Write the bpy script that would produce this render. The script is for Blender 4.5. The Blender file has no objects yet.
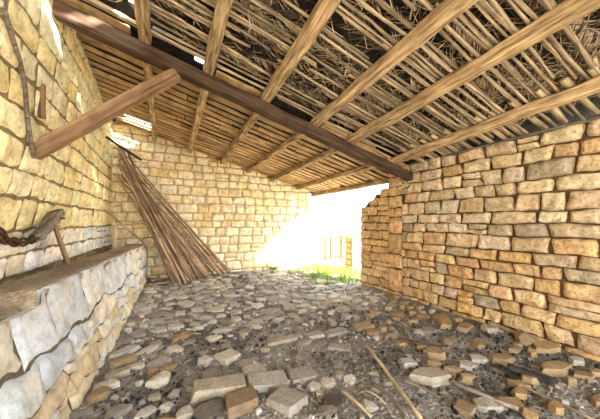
import bpy, bmesh, math, random
from mathutils import Vector, Matrix, Quaternion, noise
random.seed(7)
R = random.Random(11)
C = bpy.context.scene.collection
sc = bpy.context.scene

# ------------------------------------------------------------------ camera
F_PX, U0, V0, EYE = 262.0, 300.0, 222.0, 1.5
YAW = math.atan(132.0 / F_PX)
FW = Vector((math.sin(YAW), math.cos(YAW), 0)); RT = Vector((math.cos(YAW), -math.sin(YAW), 0))
CAM = Vector((0, 0, EYE))
cd = bpy.data.cameras.new('camera'); cam = bpy.data.objects.new('camera', cd); C.objects.link(cam)
cam.location = CAM; cam.rotation_euler = (math.pi / 2, 0, -YAW)
cd.sensor_width = 36; cd.lens = F_PX / 600 * 36; cd.shift_y = (V0 - 209.5) / 600
cd.clip_start = .05; cd.clip_end = 400
sc.camera = cam

def ray(u, v): return FW * F_PX + RT * (u - U0) + Vector((0, 0, V0 - v))
def on_y(u, v, y): d = ray(u, v); return CAM + d * (y / d.y)
def on_x(u, v, x): d = ray(u, v); return CAM + d * (x / d.x)
def on_z(u, v, z): d = ray(u, v); return CAM + d * ((z - EYE) / d.z)

# ------------------------------------------------------------------ helpers
def lin(c):
    return tuple(((x / 255) / 12.92 if x / 255 <= .04045 else ((x / 255 + .055) / 1.055) ** 2.4) for x in c)
def tag(o, label=None, cat=None, group=None, kind=None):
    if label: o['label'] = label
    if cat: o['category'] = cat
    if group: o['group'] = group
    if kind: o['kind'] = kind
    return o
def link(name, me, parent=None):
    o = bpy.data.objects.new(name, me); C.objects.link(o)
    if parent: o.parent = parent
    return o
def mesh(name, vs, fs, mats, cols=None, midx=None, smooth=False):
    me = bpy.data.meshes.new(name); me.from_pydata(vs, [], fs)
    for m in (mats if isinstance(mats, (list, tuple)) else [mats]): me.materials.append(m)
    if cols is not None:
        a = me.color_attributes.new('tint', 'FLOAT_COLOR', 'POINT')
        flat = []
        for c in cols: flat += [c[0], c[1], c[2], 1.0]
        a.data.foreach_set('color', flat)
    if midx is not None: me.polygons.foreach_set('material_index', midx)
    if smooth: me.polygons.foreach_set('use_smooth', [True] * len(fs))
    me.update(); return me
def empty(name, loc):
    o = bpy.data.objects.new(name, None); o.location = loc; o.empty_display_size = .1; C.objects.link(o); return o
def sm(a, b, x):
    t = max(0, min(1, (x - a) / (b - a))); return t * t * (3 - 2 * t)
def n3(x, y, z): return noise.noise(Vector((x, y, z)))

# ------------------------------------------------------------------ materials
def new_mat(name):
    m = bpy.data.materials.new(name); m.use_nodes = True
    nt = m.node_tree; b = nt.nodes['Principled BSDF']
    b.inputs['Roughness'].default_value = .9
    if 'Specular IOR Level' in b.inputs: b.inputs['Specular IOR Level'].default_value = .2
    return m, nt, b
def nnoise(nt, scale, detail=4, vec=None, rough=.6):
    n = nt.nodes.new('ShaderNodeTexNoise'); n.inputs['Scale'].default_value = scale
    n.inputs['Detail'].default_value = detail; n.inputs['Roughness'].default_value = rough
    if vec: nt.links.new(vec, n.inputs['Vector'])
    return n
def ramp(nt, src, stops):
    r = nt.nodes.new('ShaderNodeValToRGB'); e = r.color_ramp.elements
    while len(e) < len(stops): e.new(.5)
    for k, (p, c) in enumerate(stops): e[k].position = p; e[k].color = (*c, 1)
    nt.links.new(src, r.inputs[0]); return r
def mix(nt, a, b, fac, mode='MULTIPLY'):
    m = nt.nodes.new('ShaderNodeMix'); m.data_type = 'RGBA'; m.blend_type = mode
    for k, s in ((6, a), (7, b)):
        if isinstance(s, tuple): m.inputs[k].default_value = (*s, 1)
        else: nt.links.new(s, m.inputs[k])
    if isinstance(fac, (int, float)): m.inputs[0].default_value = fac
    else: nt.links.new(fac, m.inputs[0])
    return m.outputs[2]
def bump(nt, b, src, strength, dist=.02):
    n = nt.nodes.new('ShaderNodeBump'); n.inputs['Strength'].default_value = strength
    n.inputs['Distance'].default_value = dist
    nt.links.new(src, n.inputs['Height']); nt.links.new(n.outputs[0], b.inputs['Normal'])
def stone_mat(name, stain, stain_amt=.5, speck=.65, scale=9, bmp=.6):
    m, nt, b = new_mat(name)
    tc = nt.nodes.new('ShaderNodeTexCoord').outputs['Object']
    at = nt.nodes.new('ShaderNodeAttribute'); at.attribute_name = 'tint'
    big = nnoise(nt, scale * .35, 3, tc); fine = nnoise(nt, scale * 3.2, 6, tc, .72); mid = nnoise(nt, scale, 5, tc)
    s = ramp(nt, big.outputs[0], [(.5, (0, 0, 0)), (.68, (stain_amt,) * 3)])
    c = mix(nt, at.outputs['Color'], lin(stain), s.outputs[0], 'MIX')
    f = ramp(nt, fine.outputs[0], [(.34, (speck * .8,) * 3), (.46, (.96,) * 3), (.7, (1.16,) * 3)])
    c = mix(nt, c, f.outputs[0], 1.0)
    g = ramp(nt, mid.outputs[0], [(.36, (.68, .65, .61)), (.58, (1.08, 1.08, 1.08))])
    c = mix(nt, c, g.outputs[0], .8)
    nt.links.new(c, b.inputs['Base Color'])
    ad = nt.nodes.new('ShaderNodeMath'); ad.operation = 'MULTIPLY_ADD'; ad.inputs[1].default_value = .35
    nt.links.new(fine.outputs[0], ad.inputs[0]); nt.links.new(mid.outputs[0], ad.inputs[2])
    bump(nt, b, ad.outputs[0], bmp, .045)
    return m
def loose_mat(name, cols, speck=.6):
    m, nt, b = new_mat(name)
    tc = nt.nodes.new('ShaderNodeTexCoord').outputs['Object']
    oi = nt.nodes.new('ShaderNodeObjectInfo')
    r = ramp(nt, oi.outputs['Random'], [((k + .0) / len(cols), lin(c)) for k, c in enumerate(cols)])
    fine = nnoise(nt, 18, 6, tc, .7); mid = nnoise(nt, 4, 4, tc)
    f = ramp(nt, fine.outputs[0], [(.34, (speck * .75,) * 3), (.5, (1, 1, 1)), (.72, (1.25,) * 3)])
    c = mix(nt, r.outputs[0], f.outputs[0], 1)
    g = ramp(nt, mid.outputs[0], [(.35, (.72, .7, .68)), (.62, (1.08, 1.06, 1.02))])
    c = mix(nt, c, g.outputs[0], .85)
    nt.links.new(c, b.inputs['Base Color']); bump(nt, b, fine.outputs[0], .5, .01)
    return m
def wood_mat(name, dark, light, along=1.2, across=28, var=.35, bmp=.4):
    m, nt, b = new_mat(name)
    tc = nt.nodes.new('ShaderNodeTexCoord').outputs['Object']
    mp = nt.nodes.new('ShaderNodeMapping'); mp.inputs['Scale'].default_value = (along, across, across)
    nt.links.new(tc, mp.inputs[0])
    oi = nt.nodes.new('ShaderNodeObjectInfo')
    ad = nt.nodes.new('ShaderNodeVectorMath'); ad.operation = 'ADD'; nt.links.new(mp.outputs[0], ad.inputs[0])
    sc_ = nt.nodes.new('ShaderNodeMath'); sc_.operation = 'MULTIPLY'; sc_.inputs[1].default_value = 40; nt.links.new(oi.outputs['Random'], sc_.inputs[0])
    nt.links.new(sc_.outputs[0], ad.inputs[1])
    gr = nnoise(nt, 1, 6, ad.outputs[0], .65)
    blot = nnoise(nt, 3.5, 3, tc)
    c = ramp(nt, gr.outputs[0], [(.33, lin(dark)), (.62, lin(light))]).outputs[0]
    g = ramp(nt, blot.outputs[0], [(.35, (.62, .58, .55)), (.6, (1.05, 1.05, 1.05))])
    c = mix(nt, c, g.outputs[0], .8)
    vr = ramp(nt, oi.outputs['Random'], [(0, (1 - var,) * 3), (1, (1 + var * .5,) * 3)])
    c = mix(nt, c, vr.outputs[0], 1)
    nt.links.new(c, b.inputs['Base Color']); bump(nt, b, gr.outputs[0], bmp, .008)
    return m
def tint_mat(name, rough=.9):
    m, nt, b = new_mat(name)
    at = nt.nodes.new('ShaderNodeAttribute'); at.attribute_name = 'tint'
    tc = nt.nodes.new('ShaderNodeTexCoord').outputs['Object']
    f = ramp(nt, nnoise(nt, 60, 3, tc).outputs[0], [(.3, (.7,) * 3), (.65, (1.1,) * 3)])
    c = mix(nt, at.outputs['Color'], f.outputs[0], 1)
    nt.links.new(c, b.inputs['Base Color']); b.inputs['Roughness'].default_value = rough
    return m
def soil_mat(name, a, b_, c_):
    m, nt, b = new_mat(name)
    tc = nt.nodes.new('ShaderNodeTexCoord').outputs['Object']
    big = nnoise(nt, 1.1, 4, tc); fine = nnoise(nt, 22, 8, tc, .75); pe = nt.nodes.new('ShaderNodeTexVoronoi')
    pe.inputs['Scale'].default_value = 34; nt.links.new(tc, pe.inputs['Vector'])
    c = ramp(nt, big.outputs[0], [(.35, lin(a)), (.5, lin(b_)), (.66, lin(c_))]).outputs[0]
    f = ramp(nt, fine.outputs[0], [(.34, (.45, .45, .46)), (.52, (1, 1, 1)), (.7, (1.3, 1.28, 1.25))])
    c = mix(nt, c, f.outputs[0], 1)
    nt.links.new(c, b.inputs['Base Color'])
    ad = nt.nodes.new('ShaderNodeMath'); ad.operation = 'SUBTRACT'
    nt.links.new(fine.outputs[0], ad.inputs[0]); nt.links.new(pe.outputs['Distance'], ad.inputs[1])
    bump(nt, b, ad.outputs[0], .9, .03)
    return m
def plain(name, col, rough=.7, metal=0):
    m, nt, b = new_mat(name)
    tc = nt.nodes.new('ShaderNodeTexCoord').outputs['Object']
    f = ramp(nt, nnoise(nt, 30, 4, tc).outputs[0], [(.3, tuple(x * .6 for x in lin(col))), (.65, lin(col))])
    nt.links.new(f.outputs[0], b.inputs['Base Color']); b.inputs['Roughness'].default_value = rough; b.inputs['Metallic'].default_value = metal
    return m

M_LEFT = stone_mat('left_wall_stone', (226, 194, 126), .45, .72, 7, .35)
M_FAR = stone_mat('far_wall_stone', (232, 202, 146), .45, .75, 7, .4)
M_RIGHT = stone_mat('right_wall_stone', (200, 166, 122), .45, .55, 10, 1.0)
M_MANGER = stone_mat('manger_stone', (208, 188, 146), .5, .95, 6, .5)
M_MORT_L = stone_mat('left_wall_mortar', (128, 110, 84), .4, .6, 12)
M_MORT_R = stone_mat('right_wall_dark_joint', (84, 64, 44), .4, .6, 12)  # dry joints, coloured dark brown for the shadow inside them
M_SLAB = loose_mat('grey_slab_stone', [(156, 149, 140), (174, 167, 157), (140, 133, 125), (184, 177, 167), (164, 153, 137)])
M_TAN = loose_mat('tan_fallen_stone', [(156, 134, 104), (172, 148, 114), (142, 122, 96), (164, 138, 100)])
M_PALE = loose_mat('pale_stone', [(186, 180, 170), (178, 174, 168), (194, 186, 170)])
M_DARKST = loose_mat('dark_stone', [(98, 90, 82), (118, 108, 96), (86, 78, 72)])
M_CHAR = loose_mat('charred_wood', [(44, 42, 42), (58, 54, 52)])
M_BROWN = loose_mat('brown_block_stone', [(128, 108, 84), (136, 116, 92)])
M_PURLIN = wood_mat('purlin_timber', (98, 74, 52), (222, 192, 148), 2.6, 30, .14, .8)
M_BEAM = wood_mat('dark_beam_timber', (44, 34, 30), (100, 78, 62), 1.2, 24, .1)
M_STRUT = wood_mat('strut_timber', (96, 72, 54), (172, 138, 104), 1.2, 24, .1)
M_POLE = wood_mat('roof_pole_wood', (116, 100, 84), (206, 184, 152), 2, 40, .4)
M_LATH = wood_mat('roof_lath_wood', (150, 116, 78), (234, 200, 150), 1.4, 30, .3)
M_LEAN = wood_mat('leaning_pole_wood', (104, 82, 64), (206, 174, 142), 2, 40, .6)
M_STICK = wood_mat('dry_stick_wood', (136, 116, 90), (206, 186, 152), 2, 40, .25)
M_GREYW = wood_mat('weathered_grey_wood', (84, 74, 66), (158, 144, 128), 2, 34, .2)
M_TINT = tint_mat('tinted_fibre'); M_GRAVEL = tint_mat('gravel')
M_SOIL = soil_mat('floor_soil', (110, 104, 99), (150, 143, 135), (182, 175, 167))
M_YARD = soil_mat('yard_earth', (176, 164, 138), (190, 178, 150), (200, 188, 162))
M_IRON = plain('rusty_iron', (92, 66, 48), .65, .6)
M_DARKIRON = plain('dark_iron', (20, 18, 18), .7, 0)
M_GATEWOOD = wood_mat('gate_wood', (84, 46, 18), (124, 76, 32), 1.5, 26, .1)
M_DUST = soil_mat('ledge_dust', (150, 130, 108), (176, 156, 132), (196, 180, 156))
M_THATCHBACK = soil_mat('thatch_backing', (38, 34, 34), (50, 44, 40), (62, 52, 44))  # near-black colour carries the shadows between the roof poles

# ------------------------------------------------------------------ place geometry
YF = 7.4                       # far wall
XR = 4.0                       # right wall
YB = 3.4                       # main beam
SL = .256
def ground(x, y):
    g = .10 * sm(4.2, 7.0, y) + .07 * sm(3.0, 3.9, x) * (1 - sm(4.2, 5.0, y))
    g += .06 * sm(-.1, -.6, x)
    return g + .025 * n3(x * 1.3, y * 1.3, 0) + .012 * n3(x * 5, y * 5, 3)
def on_floor(u, v):
    z = 0
    for _ in range(4): p = on_z(u, v, z); z = ground(p.x, p.y)
    return Vector((p.x, p.y, z))
def beam_z(x): return 3.340 - SL * x
def tilt(y): return .085 * max(0, min(YB - .1, YB - y))
def roof_z(x, y): return 3.537 - SL * x + tilt(y)     # top of the purlins
def left_x(y, z): return -1.15 - .055 * (YF - y) * (1 - sm(.7, 2.2, z)) + .15 * sm(1.6, 3.8, z) * (1 - sm(3.6, 7.2, y))

# ------------------------------------------------------------------ masonry
def masonry(name, s0, s1, topf, courses, lens, mp, mats, tintf, relief, edge, rough, joint, thick=.45, seed=1, split=.12,
            wave=.02, res=(7, 5), t0=-.05, deco=None, skip=None, parent=None, gap=.008, rcr=(.04, .14), bl=None, quoins=None, gsx=1.):
    r = random.Random(seed)
    V, Fc, Cl, Mi = [], [], [], []
    nx, ny = res
    tb = t0; k = 0
    bounds = [tb]
    while bl is None and tb < max(topf(s0 + (s1 - s0) * i / 20) for i in range(21)):
        tb += r.uniform(*(courses(tb) if callable(courses) else courses)); bounds.append(tb)
    if bl: bounds = bl
    def wv(kk, s): return wave * n3(s * 1.7, kk * 3.7 + seed, 1.3) + wave * .5 * n3(s * 5.1, kk * 3.1 + seed, 7.7)
    def stone(sa, sb, ta, tb_, ka, kb, fa=0., fb=1.):
        if deco and deco(sa, sb, ta, tb_): return
        col = tintf(r, (sa + sb) / 2, (ta + tb_) / 2)
        base = len(V)
        bulge = r.uniform(.35, 1.0) * relief; tx, ty = r.uniform(-.5, .5) * relief, r.uniform(-.5, .5) * relief
        sk = r.uniform(-.02, .02); ox = r.uniform(0, 50)
        rc = r.uniform(*rcr)
        for j in range(ny + 1):
            for i in range(nx + 1):
                a = (1 - math.cos(math.pi * i / nx)) / 2 * .5 + i / nx * .5
                b = (1 - math.cos(math.pi * j / ny)) / 2 * .5 + j / ny * .5
                # round the corners a little
                ca, cb = 2 * a - 1, 2 * b - 1
                q = rc * .5
                pa = ca * math.sqrt(max(0, 1 - q * cb * cb)) ; pb = cb * math.sqrt(max(0, 1 - q * ca * ca))
                s = (sa + sb) / 2 + pa * ((sb - sa) / 2 - gap * gsx) + sk * cb
                fl = ta + wv(ka, s); ce = tb_ + wv(kb, s)
                lo = fl + (ce - fl) * fa; hi = fl + (ce - fl) * fb
                t = (lo + hi) / 2 + pb * ((hi - lo) / 2 - gap)
                jit = .012 * rough
                s += jit * n3(s * 9, t * 9, ox) ; t += jit * n3(s * 9, t * 9, ox + 9)
                e = min(1 - abs(ca), 1 - abs(cb))
                ew = max(0, 1 - e / edge)
                d = bulge + tx * ca + ty * cb - (max(0, bulge) + joint + .012) * ew ** 3.2
                d += rough * .022 * n3(s * 7, t * 7, ox) + rough * .012 * n3(s * 17, t * 17, ox)
                tt = min(t, topf(min(max(s, s0), s1)))
                V.append(mp(min(max(s, s0 - .02), s1 + .02), tt, d)); Cl.append(col)
        for j in range(ny):
            for i in range(nx):
                q = base + j * (nx + 1) + i
                Fc.append((q, q + 1, q + nx + 2, q + nx + 1)); Mi.append(0)
    for kk in range(len(bounds) - 1):
        ta, tb_ = bounds[kk], bounds[kk + 1]
        s = s0 - r.uniform(0, lens[0] * .8)
        while s < s1:
            L = r.uniform(*lens) * (1.25 if r.random() < .15 else 1)
            sa, sb = max(s, s0), min(s + L, s1)
            s += L
            if s1 - s < lens[0] * .45: sb = s1; s = s1 + 1
            if quoins and sa < quoins[0][0] < sb: sb = quoins[0][0]; s = max(s, quoins[0][1]) if s > quoins[0][0] else s
            if quoins and quoins[0][0] - .001 <= sa < quoins[0][1]: sa = quoins[0][1]
            if sb - sa < .05: continue
            if ta > topf((sa + sb) / 2) - .02: continue
            if skip and skip((sa + sb) / 2, (ta + tb_) / 2): continue
            if r.random() < split:
                m_ = r.uniform(.35, .65)
                stone(sa, sb, ta, tb_, kk, kk + 1, 0, m_); stone(sa, sb, ta, tb_, kk, kk + 1, m_, 1)
            else: stone(sa, sb, ta, tb_, kk, kk + 1)
    for q in (quoins or []): stone(q[0], q[1], q[2], q[3], 0, 0)
    # core: joint face, back, top and ends
    cols_ = max(12, int((s1 - s0) / .12)); rows_ = 14
    jc = tintf(None, 0, 0)
    def strip(dv, flip, nr):
        b0 = len(V)
        for i in range(cols_ + 1):
            s = s0 + (s1 - s0) * i / cols_
            for j in range(nr + 1):
                t = t0 + (topf(s) - .01 - t0) * j / nr
                dd = dv + (.008 * n3(s * 6, t * 6, 4) if not flip else 0)
                V.append(mp(s, t, dd)); Cl.append(jc)
        for i in range(cols_):
            for j in range(nr):
                q = b0 + i * (nr + 1) + j; f = (q, q + nr + 1, q + nr + 2, q + 1)
                Fc.append(f[::-1] if flip else f); Mi.append(1)
        return b0
    f0 = strip(-joint, False, rows_); b0 = strip(-thick, True, rows_)
    for i in range(cols_):
        for j in (0, rows_):
            a = f0 + i * (rows_ + 1) + j; b = b0 + i * (rows_ + 1) + j
            Fc.append((a, a + rows_ + 1, b + rows_ + 1, b)); Mi.append(1)
    for i in (0, cols_):
        for j in range(rows_):
            a = f0 + i * (rows_ + 1) + j; b = b0 + i * (rows_ + 1) + j
            Fc.append((a, a + 1, b + 1, b)); Mi.append(1)
    me = mesh(name, V, Fc, mats, Cl, Mi, True)
    bm = bmesh.new(); bm.from_mesh(me); bmesh.ops.recalc_face_normals(bm, faces=[f for f in bm.faces if f.material_index == 1]); bm.to_mesh(me); bm.free()
    return link(name, me, parent)
def vary(r, c, v=.1, w=.04):
    k = 1 + r.uniform(-v, v); l = lin(c)
    return (min(1, l[0] * k * (1 + r.uniform(-w, w))), min(1, l[1] * k), min(1, l[2] * k * (1 + r.uniform(-2 * w, 2 * w))))

# right wall -----------------------------------------------------------------
def tint_r(r, s, t):
    if r is None: return lin((96, 76, 54))
    c = r.choice(([(218, 198, 168), (228, 210, 182), (208, 186, 154), (214, 190, 154), (204, 186, 160)] if t > 1.25 + .4 * n3(s, t, 3) else [(220, 186, 138), (224, 194, 150), (206, 172, 126), (214, 176, 122), (206, 182, 148)]))
    if r.random() < .07: c = (212, 176, 138)
    if r.random() < .05: c = (186, 170, 148)
    if s > 3.6: c = r.choice([(222, 186, 138), (214, 176, 128), (226, 194, 150)])
    return vary(r, c, .14, .05)
def top_r(s):
    if s < 3.96: return 2.555 + .012 * math.sin(s * 7)
    k = int((s - 3.96) / .24); return [2.2, 2.12, 1.98, 1.86, 1.84][min(k, 4)]
def map_r(s, t, d):
    back = .05 * sm(3.92, 3.99, s)
    return (XR - d + back + .015 * n3(s, t, 5), s, t)
QUO = [(3.60, 3.955, 0, .12), (3.60, 3.955, .12, .58), (3.60, 3.76, .58, .86), (3.76, 3.955, .58, .86), (3.60, 3.955, .86, 1.27), (3.60, 3.955, 1.27, 1.6),
       (3.60, 3.81, 1.6, 1.78), (3.81, 3.955, 1.6, 1.78), (3.60, 3.955, 1.78, 2.02), (3.60, 3.72, 2.02, 2.2), (3.72, 3.955, 2.02, 2.2), (3.60, 3.955, 2.2, 2.4), (3.60, 3.955, 2.4, 2.56)]
o = masonry('wall_right', -3.0, 4.88, top_r, (.14, .215), (.2, .46), map_r, [M_RIGHT, M_MORT_R], tint_r, .02, .24, 1.2, .032, .5, 3, .10, .018, (9, 7), gap=.004, quoins=QUO, gsx=1.6)
tag(o, kind='structure')
# far wall --------------------------------------------------------------------
def tint_f(r, s, t):
    if r is None: return lin((186, 164, 124))
    c = r.choice([(242, 226, 190), (238, 218, 174), (244, 230, 200), (236, 214, 170), (240, 224, 192)])
    if r.random() < .05: c = (226, 196, 148)
    return vary(r, c, .08, .03)
def top_f(s): return roof_z(s, YF) + .03
o = masonry('wall_far', -1.7, 4.08, top_f, (.17, .25), (.2, .42), lambda s, t, d: (s, YF - d + .02 * n3(s, t, 9), t),
            [M_FAR, M_MORT_L], tint_f, .011, .18, .8, .017, .5, 5, .06, .03, (7, 5), gap=.005)
tag(o, kind='structure')
# left wall -------------------------------------------------------------------
def tint_l(r, s, t):
    if r is None: return lin((142, 124, 92))
    c = r.choice([(242, 226, 176), (238, 220, 164), (244, 232, 190), (234, 216, 162), (242, 228, 184)])
    if t < 1.5: c = r.choice([(232, 232, 226), (226, 230, 230), (236, 230, 212)])
    if t < 1.08: c = r.choice([(168, 152, 130), (150, 134, 114)])
    if t > 2.6 and r.random() < .5: c = (232, 222, 186)
    return vary(r, c, .07, .03)
def top_l(s): return roof_z(-1.1, s) + .02
def skip_l(s, t): return False
o = masonry('wall_left', -3.0, YF + .1, top_l, (.21, .3), (.26, .52), lambda s, t, d: (left_x(s, t) + d + .02 * n3(s, t, 13), s, t),
            [M_LEFT, M_MORT_L], tint_l, .011, .17, .8, .013, .5, 8, .05, .022, (9, 6), gap=.004, gsx=3.5)
tag(o, kind='structure')

# ------------------------------------------------------------------ floor and yard
def grid_mesh(name, x0, x1, y0, y1, dx, zf, mat):
    nx, ny = int((x1 - x0) / dx), int((y1 - y0) / dx); V, Fc = [], []
    for j in range(ny + 1):
        for i in range(nx + 1):
            x, y = x0 + (x1 - x0) * i / nx, y0 + (y1 - y0) * j / ny; V.append((x, y, zf(x, y)))
    for j in range(ny):
        for i in range(nx):
            q = j * (nx + 1) + i; Fc.append((q, q + 1, q + nx + 2, q + nx + 1))
    return link(name, mesh(name, V, Fc, mat, smooth=True))
tag(grid_mesh('floor', -1.75, 4.5, -5, 7.9, .06, lambda x, y: ground(x, y) + .012 * n3(x * 14, y * 14, 2), M_SOIL), kind='structure')
me = mesh('ground_yard', [(-60, -60, -.06), (60, -60, -.06), (60, 80, -.06), (-60, 80, -.06), (4.3, 4.3, .06), (9, 4.3, .04), (9, 14, .03), (4.3, 14, .08)], [(0, 1, 2, 3), (4, 5, 6, 7)], M_YARD)
tag(link('ground_yard', me), kind='structure')

# ------------------------------------------------------------------ timbers
def bar_mesh(name, L, w, h, mat, rnd=False, n=10, rough=.006, taper=1., bend=0., seed=0, sides=8, cham=.22):
    r = random.Random(seed); ox = r.uniform(0, 99); V, Fc = [], []
    if rnd: prof = [(math.cos(2 * math.pi * k / sides) * .5, math.sin(2 * math.pi * k / sides) * .5) for k in range(sides)]
    else:
        c = .5 - cham; prof = [(.5, -c), (.5, c), (c, .5), (-c, .5), (-.5, c), (-.5, -c), (-c, -.5), (c, -.5)]
    m = len(prof); ba = r.uniform(0, 6.28)
    for i in range(n + 1):
        f = i / n; x = f * L; k = 1 + (taper - 1) * f
        by = bend * math.sin(math.pi * f) * math.cos(ba) + rough * 1.2 * n3(x * 1.5, ox, 3); bz = bend * math.sin(math.pi * f) * math.sin(ba) + rough * 1.2 * n3(x * 1.5, ox, 8)
        for q, (a, b) in enumerate(prof):
            jj = rough * n3(x * 6, q * 2.3, ox)
            V.append((x + rough * .8 * n3(q * 3, ox, f), a * w * k + by + jj * (1 if a > 0 else -1), b * h * k + bz + jj * (1 if b > 0 else -1)))
    for i in range(n):
        for q in range(m):
            a, b = i * m + q, i * m + (q + 1) % m; Fc.append((a, a + m, b + m, b))
    Fc.append(tuple(range(m))); Fc.append(tuple(reversed([n * m + q for q in range(m)])))
    me = mesh(name, V, Fc, mat, smooth=rnd)
    return me
def orient(o, p0, p1, up=Vector((0, 0, 1))):
    x = (p1 - p0).normalized(); y = up.cross(x).normalized(); z = x.cross(y)
    o.matrix_world = Matrix.Translation(p0) @ Matrix((x, y, z)).transposed().to_4x4()
cnt = [0]
def timber(name, p0, p1, w, h, mat, **k):
    p0, p1 = Vector(p0), Vector(p1); cnt[0] += 1
    me = bar_mesh(name, (p1 - p0).length, w, h, mat, seed=cnt[0], **k)
    o = link(name, me); orient(o, p0, p1); return o

def bz(x, dz=0): return (x, YB, beam_z(x) + dz)
tag(timber('main_beam', bz(-1.45), bz(4.25), .14, .15, M_BEAM, n=24, rough=.012, cham=.12),
    'long dark roof beam sloping down from the left wall to the right wall', 'beam')
PX_NEAR = [-.23, .44, 1.18, 1.96, 2.62, 3.55]
PX_FAR = [(-.23, -.29), (.45, .51), (1.2, 1.32), (1.97, 2.05), (2.66, 2.78), (3.5, 3.62)]
ORD = ['first', 'second', 'third', 'fourth', 'fifth', 'sixth', 'seventh']
for k, x in enumerate(PX_NEAR):
    w = [.12, .12, .125, .13, .14, .12][k]
    zc = lambda y: roof_z(x, y) - .06
    y1 = -5.0
    # two lengths: the visible one over the barn, the plain run behind the camera
    o = timber('purlin', (x, YB - .005, zc(YB)), (x, .1, zc(.1)), w, .12, M_PURLIN, n=18, rough=.012, cham=.14)
    tag(o, '%s thick purlin counted from the left wall in the palm-thatched near bay' % ORD[k], 'purlin', 'thick purlins of the near roof bay')
for k, (xa, xb) in enumerate(PX_FAR):
    o = timber('purlin', (xa, YB + .005, roof_z(xa, YB) - .06), (xb, YF + .12, roof_z(xb, YF) - .06), .1, .115, M_PURLIN, n=16, rough=.008, cham=.16)
    tag(o, '%s square purlin counted from the left wall in the lath-covered far bay' % ORD[k], 'purlin', 'square purlins of the far roof bay')
o = timber('eave_purlin', (4.26, YB - .05, roof_z(4.26, YB) - .055), (4.30, YF + .25, roof_z(4.3, YF) - .055), .11, .11, M_PURLIN, n=16, rough=.008)
tag(o, 'eave purlin at the low roof edge, spanning above the bright doorway', 'purlin')
o = timber('wall_plate', (4.06, 3.9, 2.575), (4.06, -2.9, 2.575), .13, .04, M_GREYW, n=30, rough=.008)
tag(o, 'thin grey timber plate lying along the top of the right wall', 'wall plate')
o = timber('diagonal_strut', (-1.20, YB, 2.13), (.09, YB, 3.235), .13, .135, M_STRUT, n=12, rough=.006, cham=.1)
tag(o, 'squared brown strut slanting from the left wall up to the dark beam', 'strut')

# ------------------------------------------------------------------ roof covering
HOLES = [(.27, .47, 3.40, 3.54), (-.85, -.30, 6.55, 7.05), (-1.1, -.9, 6.55, 6.75)]
def slit_near(x, y, w):        # a long crack in the thatch near the left wall
    return 1.7 < y < 3.26 and abs(x - (-.70 + .33 * (y - 1.9))) < w
def hole(x, y): return slit_near(x, y, .075) or any(a < x < b and c < y < d for a, b, c, d in HOLES)
xs = [-1.75 + .06 * i for i in range(int((4.62 + 1.75) / .06) + 1)]
ys = [-3.68 + .06 * j for j in range(int((7.95 + 3.68) / .06) + 1)]
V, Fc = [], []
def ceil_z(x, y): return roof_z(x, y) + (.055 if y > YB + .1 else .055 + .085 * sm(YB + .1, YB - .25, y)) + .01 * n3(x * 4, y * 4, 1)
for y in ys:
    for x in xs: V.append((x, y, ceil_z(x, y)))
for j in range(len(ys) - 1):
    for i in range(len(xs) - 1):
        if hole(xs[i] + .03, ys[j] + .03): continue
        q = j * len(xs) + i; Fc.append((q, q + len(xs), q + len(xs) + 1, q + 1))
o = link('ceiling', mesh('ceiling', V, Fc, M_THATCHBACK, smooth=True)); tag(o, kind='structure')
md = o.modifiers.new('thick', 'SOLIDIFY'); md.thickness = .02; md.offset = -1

# palm-rib poles over the near bay
pole_var = []
for i in range(10):
    pole_var.append(bar_mesh('palm_pole', 2.4, .038, .034, M_POLE, rnd=True, n=12, rough=.009, taper=.75, bend=.015, seed=50 + i, sides=7))
def clear_pole(xa, xb, y): return not any(c - .03 < y < d + .03 and xa < b and xb > a for a, b, c, d in HOLES[:1])
rp = random.Random(21); npole = 0
for (xa_, xb_, gaps, lens_) in ((-1.0, 1.9, [.05, .06, .075, .09, .05], (1.4, 2.9)), (1.85, 4.28, [.045, .05, .11, .13, .05, .16], (1.6, 2.4))):
    y = 3.36
    while y > .25:
        x = xa_ + rp.uniform(-.05, .25)
        while x < xb_ - .4:
            L = rp.uniform(*lens_)
            if rp.random() < .92:
                yy = y + rp.uniform(-.02, .02); y2 = yy + rp.uniform(-.06, .06)
                xe = min(x + L, 4.28)
                sx_ = -.70 + .33 * (yy - 1.9)
                if 1.65 < yy < 3.3 and x < sx_ + .1: x = sx_ + .11
                if xe - x > .5 and npole < 220 and clear_pole(x, xe, yy):
                    me = rp.choice(pole_var); o = link('palm_pole', me)
                    p0 = Vector((x, yy, roof_z(x, yy) + .02)); p1 = Vector((xe, y2, roof_z(xe, y2) + .02))
                    if rp.random() < .5: p0, p1 = p1, p0
                    orient(o, p0, p1); k = (p1 - p0).length / 2.4; sw = rp.uniform(.75, 1.15)
                    o.matrix_world = o.matrix_world @ Matrix.Diagonal((k, sw, sw, 1))
                    tag(o, 'slender palm-rib pole laid across the thick purlins under the thatch', 'pole', 'palm-rib poles of the near roof bay'); npole += 1
            x += L + rp.uniform(-.25, .1)
        y -= rp.choice(gaps)

yy = 3.1; k = 0
while yy > .75:
    x0_ = 3.42; k += 1
    o = timber('short_rafter', (x0_, yy, roof_z(x0_, yy) + .028), (4.16, yy + rp.uniform(-.05, .05), roof_z(4.16, yy) + .022), .075, .06, M_STICK, rnd=True, n=6, rough=.006, taper=.9)
    tag(o, 'short round rafter end bridging the gap between the lowest thick purlin and the right wall', 'rafter', 'short rafters above the right wall')
    yy -= rp.uniform(.17, .24)
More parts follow.
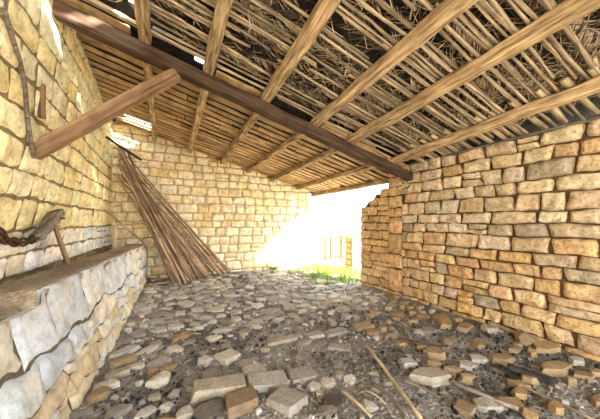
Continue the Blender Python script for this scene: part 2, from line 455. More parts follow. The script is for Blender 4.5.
# laths over the far bay
lath_var = [bar_mesh('wooden_lath', 1.6, .135, .03, M_LATH, n=8, rough=.006, seed=90 + i, cham=.3) for i in range(8)]
y = 3.49; nl = 0
while y < 7.36:
    x = -1.12 + rp.uniform(-.2, .1)
    while x < 4.25:
        L = rp.uniform(.8, 2.1)
        xe = min(x + L, 4.42)
        gap_ok = not any(a - .05 < (x + xe) / 2 < b + .05 and c < y < d for a, b, c, d in HOLES[1:3])
        if y < 3.6 and x < .55 and xe > .2:
            x = .55; xe = max(xe, 1.3)
        if xe - x > .3 and nl < 230:
            o = link('wooden_lath', rp.choice(lath_var)); y2 = y + rp.uniform(-.012, .012)
            p0 = Vector((max(x, -1.12), y, roof_z(max(x, -1.12), y) + .014)); p1 = Vector((xe, y2, roof_z(xe, y2) + .014))
            orient(o, p0, p1); sw = rp.uniform(.7, 1.25)
            o.matrix_world = o.matrix_world @ Matrix.Diagonal(((p1 - p0).length / 1.6, sw, 1, 1))
            tag(o, 'flat wooden lath laid across the square purlins of the far bay', 'lath', 'laths of the far roof bay'); nl += 1
        x += L + rp.uniform(0, .02)
    y += rp.uniform(.195, .235)

# thatch between the poles: leaf blades nobody could count
V, Fc, Cl = [], [], []
rt = random.Random(5)
TH = [(176, 154, 120), (140, 118, 92), (206, 186, 152), (104, 88, 74), (222, 206, 176), (88, 78, 70)]
def blade(p, q, w, col, nrm=None):
    if slit_near(p.x, p.y, .12) or slit_near(q.x, q.y, .12) or (abs(p.x - .37) < .16 and p.y > 3.3): return
    d = (q - p); side = d.cross(Vector((rt.uniform(-.4, .4), rt.uniform(-.4, .4), 1)))
    if side.length < 1e-6: return
    side = side.normalized() * w; b = len(V); m_ = p.lerp(q, .55) + Vector((0, 0, -.01))
    V.extend([tuple(p - side), tuple(p + side), tuple(m_ + side * .8), tuple(q), tuple(m_ - side * .8)])
    Fc.extend([(b, b + 1, b + 2, b + 4), (b + 4, b + 2, b + 3)]); Cl.extend([col] * 5)
for _ in range(240):                       # fronds with leaflets
    x = rt.uniform(-1.1, 4.1); y = rt.uniform(.2, 3.28); L = rt.uniform(.5, 1.1); a = rt.uniform(-.25, .25); sg = rt.choice((-1, 1))
    col = vary(rt, rt.choice(TH), .15)
    for k in range(int(L / .028)):
        xx = x + sg * k * .028 * math.cos(a); yy = y + k * .028 * math.sin(a)
        if not (-.9 < xx < 3.9 and .15 < yy < 3.3): continue
        for sd in (-1, 1):
            l = rt.uniform(.1, .17); ex, ey = xx + sg * l * .8, yy + sd * l * .5
            p = Vector((xx, yy, roof_z(xx, yy) + .058 + rt.uniform(0, .03))); q = Vector((ex, ey, roof_z(ex, ey) + .06 + rt.uniform(-.03, .045)))
            blade(p, q, .005, vary(rt, rt.choice(TH), .2) if rt.random() < .3 else col)
for _ in range(3800):                      # loose straw, thicker towards the right wall
    x = 4.2 - abs(rt.gauss(0, 1.5)); y = rt.uniform(.2, 3.3)
    if x < -.95 or x > 3.95: continue
    l = rt.uniform(.08, .32); a = rt.uniform(0, 6.28)
    ex, ey = x + l * math.cos(a), y + l * math.sin(a)
    if not (-.95 < ex < 3.96 and .1 < ey < 3.3): continue
    lo = -.02 if rt.random() < .3 else .04
    p = Vector((x, y, roof_z(x, y) + rt.uniform(.05, .11))); q = Vector((ex, ey, roof_z(ex, ey) + rt.uniform(lo, .11)))
    blade(p, q, rt.uniform(.003, .0065), vary(rt, rt.choice(TH + [(214, 192, 152)]), .2))
o = link('palm_thatch', mesh('palm_thatch', V, Fc, M_TINT, Cl))
tag(o, 'dry palm-leaf thatch packed above the poles of the near roof bay', 'thatch', kind='stuff')

# ------------------------------------------------------------------ manger wall
mg = empty('manger_wall', (-.7, 4.5, 0))
tag(mg, 'long low manger wall of pale stone slabs along the left wall', 'manger')
def mtop(s): return (.99 + .012 * n3(s * 3, 1, 1)) - (.09 * sm(2.62, 2.55, s))
def mx(s): return -.86 + .099 * (s - 2.6)
def tint_m(r, s, t):
    if r is None: return lin((104, 94, 80))
    c = r.choice([(206, 206, 198), (198, 203, 204), (212, 204, 186), (192, 198, 200)])
    if t < .45: c = r.choice([(208, 200, 182), (206, 192, 166), (198, 197, 190), (196, 176, 146)])
    return vary(r, c, .08, .03)
def map_m(s, t, d): return (mx(s) + .25 * max(0, 1 - (s - 2.6) / 4.2) * (1 - t) + d - mg.location.x, s - mg.location.y, t)
o = masonry('slab_facing', .6, 6.95, mtop, (.1, .2), (.2, .55), map_m,
            [M_MANGER, M_MORT_L], tint_m, .012, .13, 1.0, .021, .2, 12, .06, .11, (9, 7), parent=mg, gap=.003, rcr=(.0, .04), bl=[-.08, .05, .15, .26, .39, .57, 1.12])
V, Fc = [], []
sec = 60
for i in range(sec + 1):
    s = .6 + (6.95 - .6) * i / sec; wd = .37
    for j in range(7):
        f = j / 6; zz = mtop(s) + .012 - (.03 if j == 0 else 0) + .012 * n3(s * 4, f * 3, 6) + .005 * n3(s * 15, f * 9, 6)
        V.append((mx(s) + .012 - f * wd + .012 * n3(s * 5, f, 2) - mg.location.x, s - mg.location.y, zz))
    V.append((mx(s) - wd - .01 - mg.location.x, s - mg.location.y, .5)); V.append((mx(s) - .06 - mg.location.x, s - mg.location.y, .5))
for i in range(sec):
    for j in range(9):
        a, b = i * 9 + j, i * 9 + (j + 1) % 9; Fc.append((a, b, b + 9, a + 9))
Fc.append(tuple(range(9))); Fc.append(tuple(reversed(range(sec * 9, sec * 9 + 9))))
o = link('dusty_ledge', mesh('dusty_ledge', V, Fc, M_DUST), mg); tag(o, 'flat brown dusty top of the manger wall')
V, Fc = [], []
for i in range(sec + 1):
    s = .6 + (6.9 - .6) * i / sec; wd = .37; xi = mx(s) - wd + .02; xo = left_x(s, .8) - .02
    for j in range(5):
        f = j / 4; V.append((xi + (xo - xi) * f - mg.location.x, s - mg.location.y, .80 + .05 * f + .03 * n3(s * 5, f * 4, 3)))
for i in range(sec):
    for j in range(4):
        a = i * 5 + j; Fc.append((a, a + 1, a + 6, a + 5))
link('earth_fill', mesh('earth_fill', V, Fc, M_DUST, smooth=True), mg)

# ------------------------------------------------------------------ loose stones
def slab_mesh(seed, flat=True):
    r = random.Random(seed); bm = bmesh.new()
    if flat:
        n = 4 if flat == 2 else r.choice([4, 5, 5, 6]); pts = []; a0 = math.pi / 4 + r.uniform(-.12, .12); jt = .08 if flat == 2 else .2
        for k in range(n):
            a = a0 + 2 * math.pi * (k + r.uniform(-jt, jt)) / n; rad = r.uniform(.96 - jt, 1.06) * (.6 if n > 4 else .7)
            pts.append((math.cos(a) * rad, math.sin(a) * rad))
        for z, k in ((-.5, 1.03), (.5, .95)):
            for (x, y) in pts: bm.verts.new((x * k + r.uniform(-.03, .03), y * k + r.uniform(-.03, .03), z * r.uniform(.85, 1.1)))
    else:
        for _ in range(26):
            v = Vector((r.gauss(0, 1), r.gauss(0, 1), r.gauss(0, 1))).normalized()
            e = r.uniform(.5, .6); v = Vector(tuple(math.copysign(abs(c) ** .9, c) for c in v)); bm.verts.new(v * e)
    bmesh.ops.convex_hull(bm, input=bm.verts[:])
    bmesh.ops.delete(bm, geom=[v for v in bm.verts if not v.link_faces], context='VERTS')
    bmesh.ops.dissolve_limit(bm, angle_limit=.12, verts=bm.verts[:], edges=bm.edges[:])
    bmesh.ops.bevel(bm, geom=bm.edges[:], offset=.045, segments=2, affect='EDGES', profile=.6, clamp_overlap=True)
    bmesh.ops.triangulate(bm, faces=bm.faces[:]); bmesh.ops.subdivide_edges(bm, edges=[e for e in bm.edges if e.calc_length() > .3], cuts=1)
    for v in bm.verts: v.co += Vector((n3(*(v.co * 2.2 + Vector((seed, 0, 0)))), n3(*(v.co * 2.2 + Vector((0, seed, 0)))), n3(*(v.co * 2.2 + Vector((0, 0, seed)))))) * .045
    return bm
def stone_me(name, seed, flat, mat):
    bm = slab_mesh(seed, flat); me = bpy.data.meshes.new(name); bm.to_mesh(me); bm.free(); me.materials.append(mat); return me
placed = []
def put_stone(name, me, x, y, w, d, h, rot, tiltx=0., tilty=0., sink=.3, zoff=0.):
    o = link(name, me); o.location = (x, y, ground(x, y) + h * (.5 - sink) + zoff)
    o.rotation_euler = (tiltx, tilty, rot); o.scale = (w, d, h); placed.append((x, y, max(w, d) * .5)); return o
SL_V = {m: [stone_me('paving_slab', 100 + i, True, M) for i in range(9)] for m, M in (('g', M_SLAB), ('t', M_TAN), ('p', M_PALE), ('d', M_DARKST))}
SQ_V = {m: [stone_me('paving_slab', 300 + i, 2, M) for i in range(6)] for m, M in (('g', M_SLAB), ('t', M_TAN), ('p', M_PALE), ('d', M_DARKST), ('b', M_BROWN))}
RK_V = {m: [stone_me('loose_stone', 200 + i, False, M) for i in range(9)] for m, M in (('g', M_SLAB), ('t', M_TAN), ('p', M_PALE), ('d', M_DARKST))}
HAND = [  # u, v, width, depth, height, turn, kind, colour, label
 (223, 393, .46, .2, .14, -.2, 's', 'g', 'long rectangular block at the left end of the front row of slabs'),
 (270, 383, .38, .25, .07, -.27, 's', 'g', 'broad flat slab in the middle of the front row of slabs'),
 (302, 378, .28, .24, .07, -.25, 's', 'g', 'squarish flat slab at the right end of the front row of slabs'),
 (241, 406, .28, .18, .11, .0, 's', 'b', 'brown block leaning in front of the long rectangular block'),
 (288, 404, .22, .28, .10, .4, 's', 'g', 'pale tilted block lying just below the front row of slabs'),
 (211, 378, .19, .19, .08, .1, 's', 'g', 'small grey block standing behind the long rectangular block'),
 (206, 364, .1, .13, .1, .6, 's', 'p', 'white upright shard behind the front row of slabs'),
 (210, 412, .24, .18, .1, .3, 'r', 'd', 'brown-grey rounded stone below the long rectangular block at the bottom edge'),
 (159, 384, .21, .17, .16, .2, 'r', 'p', 'large rounded pale boulder on the dark gravel at lower left'),
 (175, 397, .11, .1, .1, .8, 'r', 'g', 'fist-sized grey stone right of the rounded pale boulder'),
 (165, 410, .12, .1, .08, .1, 'r', 'p', 'pale rounded stone on the bottom edge below the rounded boulder'),
 (186, 415, .15, .12, .09, .4, 'r', 'g', 'round grey stone at the bottom edge left of the front slabs'),
 (228, 359, .22, .2, .08, .4, 's', 'p', 'light squarish slab two steps behind the front row'),
 (253, 371, .23, .15, .05, -.3, 's', 'g', 'thin tan-grey slab touching the back of the front row'),
 (247, 363, .17, .1, .03, -.3, 's', 'g', 'thin narrow slab just behind the thin tan-grey slab'),
 (213, 340, .2, .13, .09, -.3, 'r', 'p', 'bluish white stone in the dark hollow left of centre'),
 (181, 338, .26, .14, .06, .3, 's', 't', 'brown flat slab left of the bluish white stone'),
 (212, 324, .13, .12, .09, .2, 'r', 'p', 'bright white lump of stone left of the floor centre'),
 (222, 331, .3, .1, .04, -.1, 's', 'g', 'long narrow grey slab in front of the bright white lump'),
 (256, 328, .15, .14, .05, .1, 's', 'p', 'small square pale slab right of the long narrow grey one'),
 (237, 328, .13, .1, .04, .3, 's', 'g', 'small grey slab between the white lump and the square pale slab'),
 (284, 341, .5, .12, .05, -.15, 's', 'g', 'long flat strip of stone at the left end of the middle slab row'),
 (315, 336, .24, .14, .05, -.2, 's', 'g', 'grey slab second in the middle slab row'),
 (337, 333, .32, .16, .05, -.15, 's', 'g', 'wide grey slab third in the middle slab row'),
 (363, 328, .32, .18, .06, -.2, 's', 't', 'tan slab at the right end of the middle slab row'),
 (340, 350, .26, .12, .06, -.9, 's', 'g', 'diagonal grey slab between the two slab rows'),
 (327, 385, .13, .15, .08, .5, 'r', 'g', 'grey angular stone right of the front row of slabs'),
 (350, 381, .12, .11, .09, .1, 'r', 'p', 'pale angular stone left of the long light stick'),
 (332, 404, .22, .16, .05, .1, 's', 'd', 'dark flat slab at the bottom left of the long light stick'),
 (327, 413, .2, .1, .07, .0, 'r', 'd', 'dark brown stone on the bottom edge below the dark flat slab'),
 (369, 407, .15, .13, .07, -.5, 'r', 'g', 'grey lump between the two short sticks at the bottom'),
 (408, 365, .17, .13, .08, -.4, 's', 'p', 'pale block right of the upper end of the long light stick'),
 (431, 379, .36, .2, .12, -.7, 's', 'g', 'big pale angular slab right of the long light stick'),
 (394, 377, .14, .1, .05, -.2, 's', 'd', 'small dark slab left of the big pale angular slab'),
 (393, 337, .2, .13, .05, -.3, 's', 'g', 'flat grey slab under the short upright stick'),
 (441, 319, .34, .2, .08, .3, 's', 't', 'flat orange-tan slab near the right wall, farthest of the big fallen ones'),
 (419, 334, .16, .12, .1, .3, 'r', 'p', 'small pale stone left of the farthest fallen tan slab'),
 (447, 343, .15, .14, .1, .9, 'r', 't', 'tan stone beside the right end of the dark plank'),
 (479, 345, .2, .15, .07, .2, 's', 't', 'small tan slab between the dark plank and the right wall'),
 (526, 341, .42, .22, .16, .35, 'r', 't', 'largest tan boulder leaning at the foot of the right wall'),
 (547, 350, .3, .18, .1, -.3, 's', 't', 'orange slab lying right of the largest tan boulder'),
 (502, 361, .3, .18, .1, -.5, 's', 't', 'orange slab in front of the largest tan boulder'),
 (479, 361, .22, .13, .07, -.5, 's', 'p', 'pale slab left of the orange slab'),
 (556, 370, .36, .15, .1, -.35, 's', 't', 'long tan slab in front of the right wall near the frame edge'),
 (584, 377, .17, .13, .06, .1, 's', 't', 'small tan slab right of the long tan slab at the frame edge'),
 (519, 387, .16, .09, .08, -.6, 's', 't', 'tan wedge at the end of the long thin stick'),
 (488, 409, .2, .16, .12, -.5, 'r', 'g', 'pale rough block on the bottom edge at right'),
 (508, 406, .22, .1, .08, -.7, 's', 't', 'tan wedge-shaped block beside the pale rough block'),
 (530, 417, .15, .13, .1, .4, 'r', 't', 'tan block cut by the bottom edge right of the rough block'),
 (465, 412, .14, .14, .07, .2, 's', 't', 'small brown slab left of the pale rough block'),
 (498, 324, .3, .18, .12, .1, 'r', 't', 'tan block wedged against the right wall behind the boulder'),
 (465, 328, .25, .14, .08, .2, 's', 't', 'tan slab against the right wall left of the wedged block'),
 (124, 353, .3, .16, .07, .5, 's', 'p', 'pale slab close to the foot of the manger wall'),
 (146, 352, .26, .13, .06, .5, 's', 'p', 'long pale slab right of the slab by the manger wall'),
 (125, 363, .24, .1, .07, .5, 's', 't', 'tan narrow slab below the pale slab by the manger wall'),
 (124, 342, .2, .12, .05, .3, 's', 'g', 'small grey slab behind the pale slab by the manger wall'),
 (100, 399, .18, .13, .11, .9, 'r', 't', 'orange-brown stone at the foot of the manger wall'),
 (106, 388, .17, .1, .06, .3, 's', 'p', 'thin pale slab above the orange-brown stone'),
 (117, 414, .2, .12, .06, .4, 's', 'g', 'grey slab on the bottom edge by the manger wall'),
 (146, 414, .15, .09, .05, .2, 's', 'p', 'thin pale slab on the bottom edge right of the grey one'),
]
for u, v, w, d, h, rot, kd, colr, lab in HAND:
    p = on_floor(u, v); me = None if kd == 's' else R.choice(RK_V[colr])
    if kd == 's': me = R.choice((SQ_V if ('row' in lab or 'block' in lab or 'squar' in lab or colr == 'b') else SL_V)[colr])
    o = put_stone('paving_slab' if kd == 's' else 'loose_stone', me, p.x, p.y, w, d, h * (.95 if 'row' in lab else .75), rot + .12, R.uniform(-.06, .06), R.uniform(-.06, .06), .22)
    tag(o, lab, 'stone')
def ok(x, y, rad):
    return all((x - a) ** 2 + (y - b) ** 2 > (rad + c * .85) ** 2 for a, b, c in placed)
def inroom(x, y): return x > mx(y) + .06 + .26 * max(0, 1 - (y - 2.6) / 4.2) and x < 3.87 and y < 7.2
rs = random.Random(31)
def scatter(n, xr, yr, wr, hr, kind, cols, label, group, name, dens=None, asp=(.55, .95)):
    k = 0; tries = 0
    while k < n and tries < n * 60:
        tries += 1; x, y = rs.uniform(*xr), rs.uniform(*yr)
        if not inroom(x, y) or (dens and rs.random() > dens(x, y)): continue
        w = rs.uniform(*wr); dd = w * rs.uniform(*asp)
        if not ok(x, y, w * .45): continue
        me = rs.choice((SL_V if kind == 's' else RK_V)[rs.choice(cols)])
        o = put_stone(name, me, x, y, w, dd, rs.uniform(*hr), rs.gauss(-.15, .35) if kind == 's' else rs.uniform(0, 6.28), rs.uniform(-.07, .07), rs.uniform(-.07, .07), .25)
        tag(o, label, 'stone', group); k += 1
scatter(200, (-.4, 3.7), (3.6, 7.1), (.13, .32), (.035, .06), 's', 'ggpp', 'flat grey paving slab of the broken floor behind the middle slab row', 'paving slabs of the far floor', 'paving_slab')  # far slabs and chips mixed paler to carry doorway light in their colour
scatter(50, (-.4, 2.4), (1.5, 3.6), (.07, .15), (.03, .06), 's', 'gggpd', 'small flat stone fragment on the dirt around the front slabs', 'stone fragments of the near floor', 'loose_stone')
scatter(50, (2.4, 3.85), (.8, 4.6), (.09, .22), (.05, .1), 's', 'ttgt', 'fallen tan stone among the rubble along the foot of the right wall', 'fallen stones along the right wall', 'loose_stone')
scatter(30, (-.75, .1), (1.8, 6.4), (.1, .24), (.05, .08), 's', 'ggpt', 'loose pale stone in the rubble strip beside the manger wall', 'loose stones beside the manger', 'loose_stone')

# uncounted chips and gravel
def chips(name, n, samp, size, cols, seed, label, cat, flat=.6, lift=.3):
    r = random.Random(seed); V, Fc, Cl = [], [], []
    for _ in range(n):
        x, y = samp(r)
        if not inroom(x - .0, y): continue
        s = size(r, x, y); z = ground(x, y) + .012 * n3(x * 14, y * 14, 2); a = r.uniform(0, 6.28); ca, sa = math.cos(a), math.sin(a); b = len(V)
        col = vary(r, r.choice(cols(x, y, r)), .35, .05); asp = r.uniform(.5, 1)
        for zz in (-.5, .5):
            for (px, py) in ((-1, -1), (1, -1), (1, 1), (-1, 1)):
                k = (.5 if zz < 0 else .38); jx, jy = px * k + r.uniform(-.16, .16), (py * k + r.uniform(-.16, .16)) * asp
                V.append((x + s * (jx * ca - jy * sa), y + s * (jx * sa + jy * ca), z + s * flat * (zz + lift + r.uniform(-.15, .15)))); Cl.append(col)
        Fc.extend([(b, b + 3, b + 2, b + 1), (b + 4, b + 5, b + 6, b + 7), (b, b + 1, b + 5, b + 4), (b + 1, b + 2, b + 6, b + 5), (b + 2, b + 3, b + 7, b + 6), (b + 3, b, b + 4, b + 7)])
    o = link(name, mesh(name, V, Fc, M_GRAVEL, Cl)); tag(o, label, cat, kind='stuff'); return o
GREY = [(130, 122, 112), (154, 144, 130), (112, 104, 96), (170, 162, 150)]
DARK = [(60, 58, 60), (80, 76, 76), (48, 46, 48), (110, 104, 100), (150, 144, 136)]
def gcols(x, y, r):
    dk = sm(.15, .45, n3(x * 1.1 + 4, y * 1.1, 2) + (.45 if (x < .35 and y < 3.4) else 0) + (.5 if (x > 1.9 and y < 2.3) else 0))
    return DARK if r.random() < dk else GREY
def near_samp(r):
    y = .6 + 3.4 * r.random() ** 1.3; return r.uniform(-.8, 3.9), y
chips('floor_gravel', 7000, near_samp, lambda r, x, y: r.uniform(.008, .026) * (2.2 if r.random() < .2 else 1), gcols, 3, 'grey and black gravel strewn over the near part of the floor', 'gravel', .7)
chips('stone_chips', 1800, lambda r: (r.uniform(-.6, 3.9), r.uniform(3.3, 7.2)), lambda r, x, y: r.uniform(.02, .085), lambda x, y, r: GREY + [(196, 190, 180)], 4, 'small flat stone chips strewn between the far paving slabs', 'stone chips', .3)

# ------------------------------------------------------------------ sticks on the floor
def stick(u0, v0, u1, v1, rad, mat, label, name='dry_stick', z0=.02, z1=.02, cat='stick', n=10, bend=.02, flat=1., taper=.75):
    a, b = on_floor(u0, v0), on_floor(u1, v1); a.z += rad + z0; b.z += rad + z1
    o = timber(name, a, b, rad * 2, rad * 2 * flat, mat, rnd=True, n=n, rough=.006, taper=taper, bend=bend)
    tag(o, label, cat); return o
stick(369, 354, 421, 424, .02, M_STICK, 'longest light stick, lying right of the front slabs and cut by the bottom edge', z0=.05, bend=.01)
stick(342, 395, 371, 421, .014, M_STICK, 'short thin stick left of the longest light stick at the bottom edge')
stick(372, 387, 409, 421, .014, M_GREYW, 'thin grey-brown stick under the longest light stick', bend=.02)
stick(364, 394, 386, 410, .02, M_STICK, 'broken pale wood splinter beside the longest light stick', flat=.5, taper=.4)
stick(398, 345, 448, 353, .028, M_BEAM, 'dark plank lying flat among the stones near the right wall', 'dark_plank', flat=.5, cat='plank', taper=.9, z0=.06, z1=.05)
stick(402, 350, 434, 372, .013, M_GREYW, 'thin curved stick crossing just below the dark plank', bend=.05)
stick(404, 329, 411, 342, .02, M_STICK, 'short light stick pointing up behind the dark plank', z0=.04)
stick(403, 384, 441, 403, .022, M_GREYW, 'weathered splintered stick below the big pale angular slab', flat=.6, taper=.5)
stick(452, 370, 482, 392, .013, M_GREYW, 'thin dark twig left of the curved root', bend=.03)
stick(450, 385, 519, 414, .022, M_GREYW, 'curved weathered root on the gravel at lower right', name='curved_root', bend=.07, n=14)
stick(519, 388, 592, 423, .011, M_STICK, 'long thin stick running to the lower right corner', bend=.01)
stick(508, 374, 556, 389, .05, M_CHAR, 'charred black log end among the tan slabs at right', name='charred_log', flat=.7, cat='log')
stick(540, 402, 580, 419, .009, M_GREYW, 'thin grey twig near the bottom right corner', bend=.02)

# ------------------------------------------------------------------ poles leaning in the far left corner
rl = random.Random(17)
for k in range(40):
    if k < 17:
        bx = rl.uniform(.08, .52); by = rl.uniform(6.3, 6.85)
    else:
        f = (k - 17) / 22; bx = .45 + 1.1 * f + rl.uniform(-.06, .06); by = 6.75 + .35 * f + rl.uniform(-.08, .08)
    tx = -1.02 + rl.uniform(0, .2); ty = rl.uniform(6.8, 7.25); tz = rl.uniform(2.7, 3.25)
    if k >= 17: tz -= .35 * rl.random(); ty = rl.uniform(7.0, 7.3)
    if rl.random() < .15: tz -= .6; tx += .25
    a = Vector((bx, by, ground(bx, by) + .02)); b = Vector((tx, ty, tz))
    o = timber('leaning_pole', a, b, .044, .044, M_LEAN, rnd=True, n=12, rough=.008, taper=.65, bend=rl.uniform(0, .07), sides=7)
    tag(o, 'slender brown pole leaning in a fanned heap in the far left corner', 'pole', 'poles leaning in the corner')
a = on_x(105, 210, -1.08); b = on_floor(187, 281); b.z += .03
tag(timber('slanting_pole', a, b, .045, .045, M_LEAN, rnd=True, n=12, rough=.006, taper=.8, bend=.02),
    'single pole slanting across the front of the leaning heap from the left wall', 'pole')
for u0, v0, u1, v1, lab in ((150, 281, 186, 277, 'pole lying flat on the floor at the foot of the leaning heap'), (146, 287, 172, 283, 'short pole lying on the floor nearest the end of the manger')):
    stick(u0, v0, u1, v1, .02, M_LEAN, lab, name='fallen_pole', cat='pole')
a = on_x(106.5, 137, -1.13); b = on_y(141, 160, 6.35)
tag(timber('jutting_stick', a + (a - b) * .1, b, .06, .05, M_BEAM, n=6, rough=.004), 'dark stick jutting from the left wall above the leaning poles', 'stick')
# things on the manger
p = on_z(117, 247, .98); p = Vector((-.99, 6.5, .82))
tag(timber('wooden_stake', p, p + Vector((.01, .02, .62)), .07, .06, M_STICK, n=5, rough=.004), 'short upright wooden stake at the far end of the manger', 'stake')
tag(timber('leaning_board', Vector((-1.05, 4.05, .93)), Vector((-1.17, 3.98, 1.47)), .085, .035, M_STRUT, n=6, rough=.004, cham=.1), 'brown board leaning on the left wall behind the manger ledge', 'board')
lp = [on_x(60, 214, -1.125), on_x(36, 237, -1.14)]
lg = empty('forked_log', lp[1])
tag(lg, 'gnarled grey log end hung against the left wall above the manger', 'log')
def child_bar(name, par, p0, p1, w, h, mat, **k):
    cnt[0] += 1
    me = bar_mesh(name, (p1 - p0).length, w, h, mat, seed=cnt[0], **k); o = link(name, me, par)
    x = (p1 - p0).normalized(); up = Vector((0, 0, 1)) if abs(x.z) < .95 else Vector((1, 0, 0)); y = up.cross(x).normalized(); z = x.cross(y)
    o.matrix_local = Matrix.Translation(p0 - par.location) @ Matrix((x, y, z)).transposed().to_4x4(); return o
child_bar('log_body', lg, lp[1], lp[0], .13, .11, M_GREYW, rnd=True, n=8, rough=.02, sides=9)
child_bar('side_branch', lg, lp[1].lerp(lp[0], .1), lp[1] + Vector((.02, -.1, .07)), .05, .05, M_GREYW, rnd=True, n=5, rough=.012, taper=.4)
child_bar('iron_nail', lg, lp[1].lerp(lp[0], .75) + Vector((.03, 0, 0)), lp[1].lerp(lp[0], .75) + Vector((.09, 0, .01)), .018, .018, M_IRON, rnd=True, n=2, rough=0)
# rusty chain from the log along the wall
ch = empty('rusty_chain', on_x(36, 237, -1.15)); tag(ch, 'rusty iron chain hanging from the gnarled log along the left wall', 'chain')
def torus(name, L, W, r, mat):
    V, Fc = [], []; n, m = 18, 7
    for i in range(n):
        a = 2 * math.pi * i / n; c = Vector((math.cos(a) * L / 2, math.sin(a) * W / 2, 0)); rad = Vector((math.cos(a), math.sin(a), 0))
        for j in range(m):
            b = 2 * math.pi * j / m; V.append(tuple(c + rad * (r * math.cos(b)) + Vector((0, 0, r * math.sin(b)))))
    for i in range(n):
        for j in range(m):
            Fc.append((i * m + j, ((i + 1) % n) * m + j, ((i + 1) % n) * m + (j + 1) % m, i * m + (j + 1) % m))
    return mesh(name, V, Fc, mat, smooth=True)
lk = torus('chain_link', .11, .065, .012, M_IRON)
p0, p1 = on_x(36, 238, -1.15), on_x(-14, 229, -1.225)
NL = 11
for i in range(NL):
    f = i / (NL - 1); p = p0.lerp(p1, f) + Vector((0, 0, -.07 * math.sin(math.pi * f)))
    q = p0.lerp(p1, f + .05) + Vector((0, 0, -.07 * math.sin(math.pi * min(1, f + .05))))
    x = (q - p).normalized(); y = Vector((0, 0, 1)).cross(x).normalized(); z = x.cross(y)
    o = link('chain_link', lk, ch)
    o.matrix_local = Matrix.Translation(p - ch.location) @ Matrix((x, y, z)).transposed().to_4x4() @ Matrix.Rotation((math.pi / 2 if i % 2 else .2), 4, 'X')
o = link('iron_ring', torus('iron_ring', .13, .13, .012, M_IRON), ch); o.location = on_x(3, 236, -1.20) - ch.location; o.rotation_euler = (0, 1.3, .1)
# grey branch on the left wall above the strut foot
def tube(name, pts, rad, mat, parent=None):
    cu = bpy.data.curves.new(name, 'CURVE'); cu.dimensions = '3D'; cu.bevel_depth = rad; cu.bevel_resolution = 3
    sp = cu.splines.new('NURBS'); sp.points.add(len(pts) - 1); sp.use_endpoint_u = True; sp.order_u = 3
    for q, p in zip(sp.points, pts): q.co = (*p, 1)
    cu.materials.append(mat)
    t = bpy.data.objects.new('tmp', cu); C.objects.link(t)
    dg = bpy.context.evaluated_depsgraph_get(); me = bpy.data.meshes.new_from_object(t.evaluated_get(dg)); bpy.data.objects.remove(t)
    return link(name, me, parent)
pts = []
for u, v in ((4, 8), (11, 34), (20, 62), (25, 85), (27, 115), (31, 142), (34, 158)):
    d = ray(u, v)
    s = 1.0
    for _ in range(6):
        q = CAM + d * s; s *= (left_x(q.y, q.z) + .015) / q.x
    pts.append(tuple(CAM + d * s))
tag(tube('grey_band', pts, .017, M_GREYW), 'thin grey curved branch running down the left wall to the strut foot', 'band')

d = ray(42, 101); q = CAM + d * (-1.05 / d.x)  # upright brown piece at a narrow gap between the stones
for _ in range(6): q = CAM + d * ((left_x(q.y, q.z) + .01) / d.x)
tag(timber('brown_wedge', q + Vector((0, .0, -.16)), q + Vector((0, -.02, .15)), .05, .075, M_STRUT, n=4, rough=.006),
    'brown upright wedge filling a narrow gap between stones high on the left wall', 'wedge')
# ------------------------------------------------------------------ grass, weeds, yard
def grass_mesh(name, n, samp, hr, cols, seed):
    r = random.Random(seed); V, Fc, Cl = [], [], []
    for _ in range(n):
        x, y, z = samp(r); h = r.uniform(*hr); a = r.uniform(0, 6.28); l = r.uniform(.1, .6) * h; w = r.uniform(.004, .009)
        dx, dy = math.cos(a), math.sin(a); b = len(V); col = vary(r, r.choice(cols), .2)
        V.extend([(x - dy * w, y + dx * w, z), (x + dy * w, y - dx * w, z), (x + dx * l * .35 + dy * w * .8, y + dy * l * .35 - dx * w * .8, z + h * .6), (x + dx * l * .35 - dy * w * .8, y + dy * l * .35 + dx * w * .8, z + h * .6), (x + dx * l, y + dy * l, z + h)])
        Fc.extend([(b, b + 1, b + 2, b + 3), (b + 3, b + 2, b + 4)]); Cl.extend([col] * 5)
    return link(name, mesh(name, V, Fc, M_TINT, Cl))
GR = [(126, 160, 52), (150, 178, 66), (108, 144, 44), (176, 190, 92)]
def gs(r):
    while True:
        x, y = r.gauss(4.1, .55), r.gauss(6.2, .55)
        if y > 7.3 and x < 4.2: continue
        if abs(x - 4.98) < .22 and abs(y - 6.35) < .22: continue
        if x > 3.9 and y < 5.0: continue
        if x > 3.0 and y > 4.7 and n3(x * 2, y * 2, 1) > -.25: return x, y, (ground(x, y) if x < 4.4 else .05) - .005
tag(grass_mesh('grass_patch', 3800, gs, (.04, .16), GR, 6), 'bright green grass growing in the doorway', 'grass', kind='stuff')
def tuft(u, v, n, rad, lab, hr):
    p = on_y(u, v, 7.3); p.z = ground(p.x, p.y)
    o = grass_mesh('weed_tuft', n, lambda r: (r.gauss(p.x, rad), min(7.36, r.gauss(p.y, rad * .4)), p.z - .005), hr, GR, int(u)); tag(o, lab, 'weed')
tuft(275, 270, 160, .09, 'small green weed tuft at the foot of the far wall', (.05, .16))

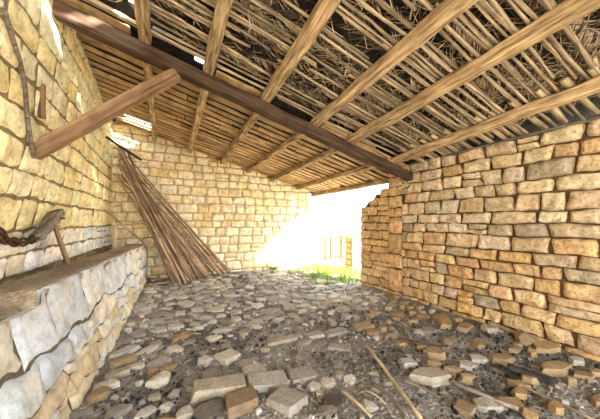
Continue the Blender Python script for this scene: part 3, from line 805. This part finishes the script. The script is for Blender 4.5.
def gate():
    g = empty('yard_gate', (5.9, 8.35, .04)); tag(g, 'wooden gate with dark iron bars on top, standing beyond the doorway', 'gate')
    L = g.location; x0, x1 = 5.26, 6.75
    def b(name, p0, p1, w, h, m): child_bar(name, g, Vector(p0), Vector(p1), w, h, m, n=3, rough=.002, cham=.1)
    for x in (x0, (x0 + x1) / 2 - .05, x1): b('post', (x, 8.35, .03), (x, 8.35, .98), .07, .07, M_GATEWOOD)
    for z in (.16, .93): b('rail', (x0, 8.35, z), (x1, 8.35, z), .05, .07, M_GATEWOOD)
    for k in range(5):
        x = x0 + (x1 - x0) * (k + 1) / 6 + (.03 if k == 2 else 0); b('slat', (x, 8.36, .16), (x, 8.36, .93), .09, .03, M_GATEWOOD)
    b('top_rail', (x0, 8.35, 1.78), (x1, 8.35, 1.78), .03, .03, M_DARKIRON)
    for k in range(9):
        x = x0 + (x1 - x0) * k / 8; b('iron_bar', (x, 8.35, .95), (x, 8.35, 1.78 + (.05 if k % 2 else 0)), .032, .032, M_DARKIRON)
gate()
def tint_p(r, s, t):
    if r is None: return lin((150, 124, 88))
    return vary(r, r.choice([(220, 186, 134), (212, 174, 120)]), .1)
def ring(s):    # four faces of a square pillar
    a = .17; s = s % 1.36; k = int(s / .34); f = s - k * .34 - a
    return [(f, -a, 0, -1), (a, f, 1, 0), (-f, a, 0, 1), (-a, -f, -1, 0)][k]
def map_p(s, t, d):
    x, y, nx_, ny_ = ring(min(s, 1.3599)); return (x + nx_ * d, y + ny_ * d, t)
o = masonry('gate_pillar', 0, 1.36, lambda s: 1.0, (.16, .2), (.3, .34), map_p, [M_RIGHT, M_MORT_L], tint_p, .012, .25, .6, .01, .15, 4, 0, .005, (6, 5), t0=0)
o.location = (4.98, 6.35, .05); tag(o, 'short square stone pillar just outside the doorway', 'pillar')

# ------------------------------------------------------------------ light
w = bpy.data.worlds.new('sky'); sc.world = w; w.use_nodes = True
nt = w.node_tree; bg = nt.nodes['Background']
tc = nt.nodes.new('ShaderNodeTexCoord'); sx = nt.nodes.new('ShaderNodeSeparateXYZ'); nt.links.new(tc.outputs['Generated'], sx.inputs[0])
rp_ = ramp(nt, sx.outputs[2], [(0, (1.0, .96, .9)), (.35, (.86, .94, 1.0)), (1, (.66, .83, 1.0))])
nt.links.new(rp_.outputs[0], bg.inputs[0]); bg.inputs[1].default_value = 5.0
sd = bpy.data.lights.new('sun', 'SUN'); so = bpy.data.objects.new('sun', sd); C.objects.link(so)
sd.energy = 22; sd.angle = .09; sd.color = (1, .95, .86)
so.rotation_euler = Vector((-1, 1.5, -.85)).to_track_quat('-Z', 'Y').to_euler()
so.location = (8, -8, 9)

vs = sc.view_settings
sc.display_settings.display_device = 'sRGB'
vs.view_transform = 'Standard'; vs.look = 'None'; vs.gamma = 1; vs.use_curve_mapping = False; vs.exposure = 1.36
sc.cycles.max_bounces = 10; sc.cycles.diffuse_bounces = 7; sc.cycles.use_denoising = True
sc.cycles.sample_clamp_indirect = 6
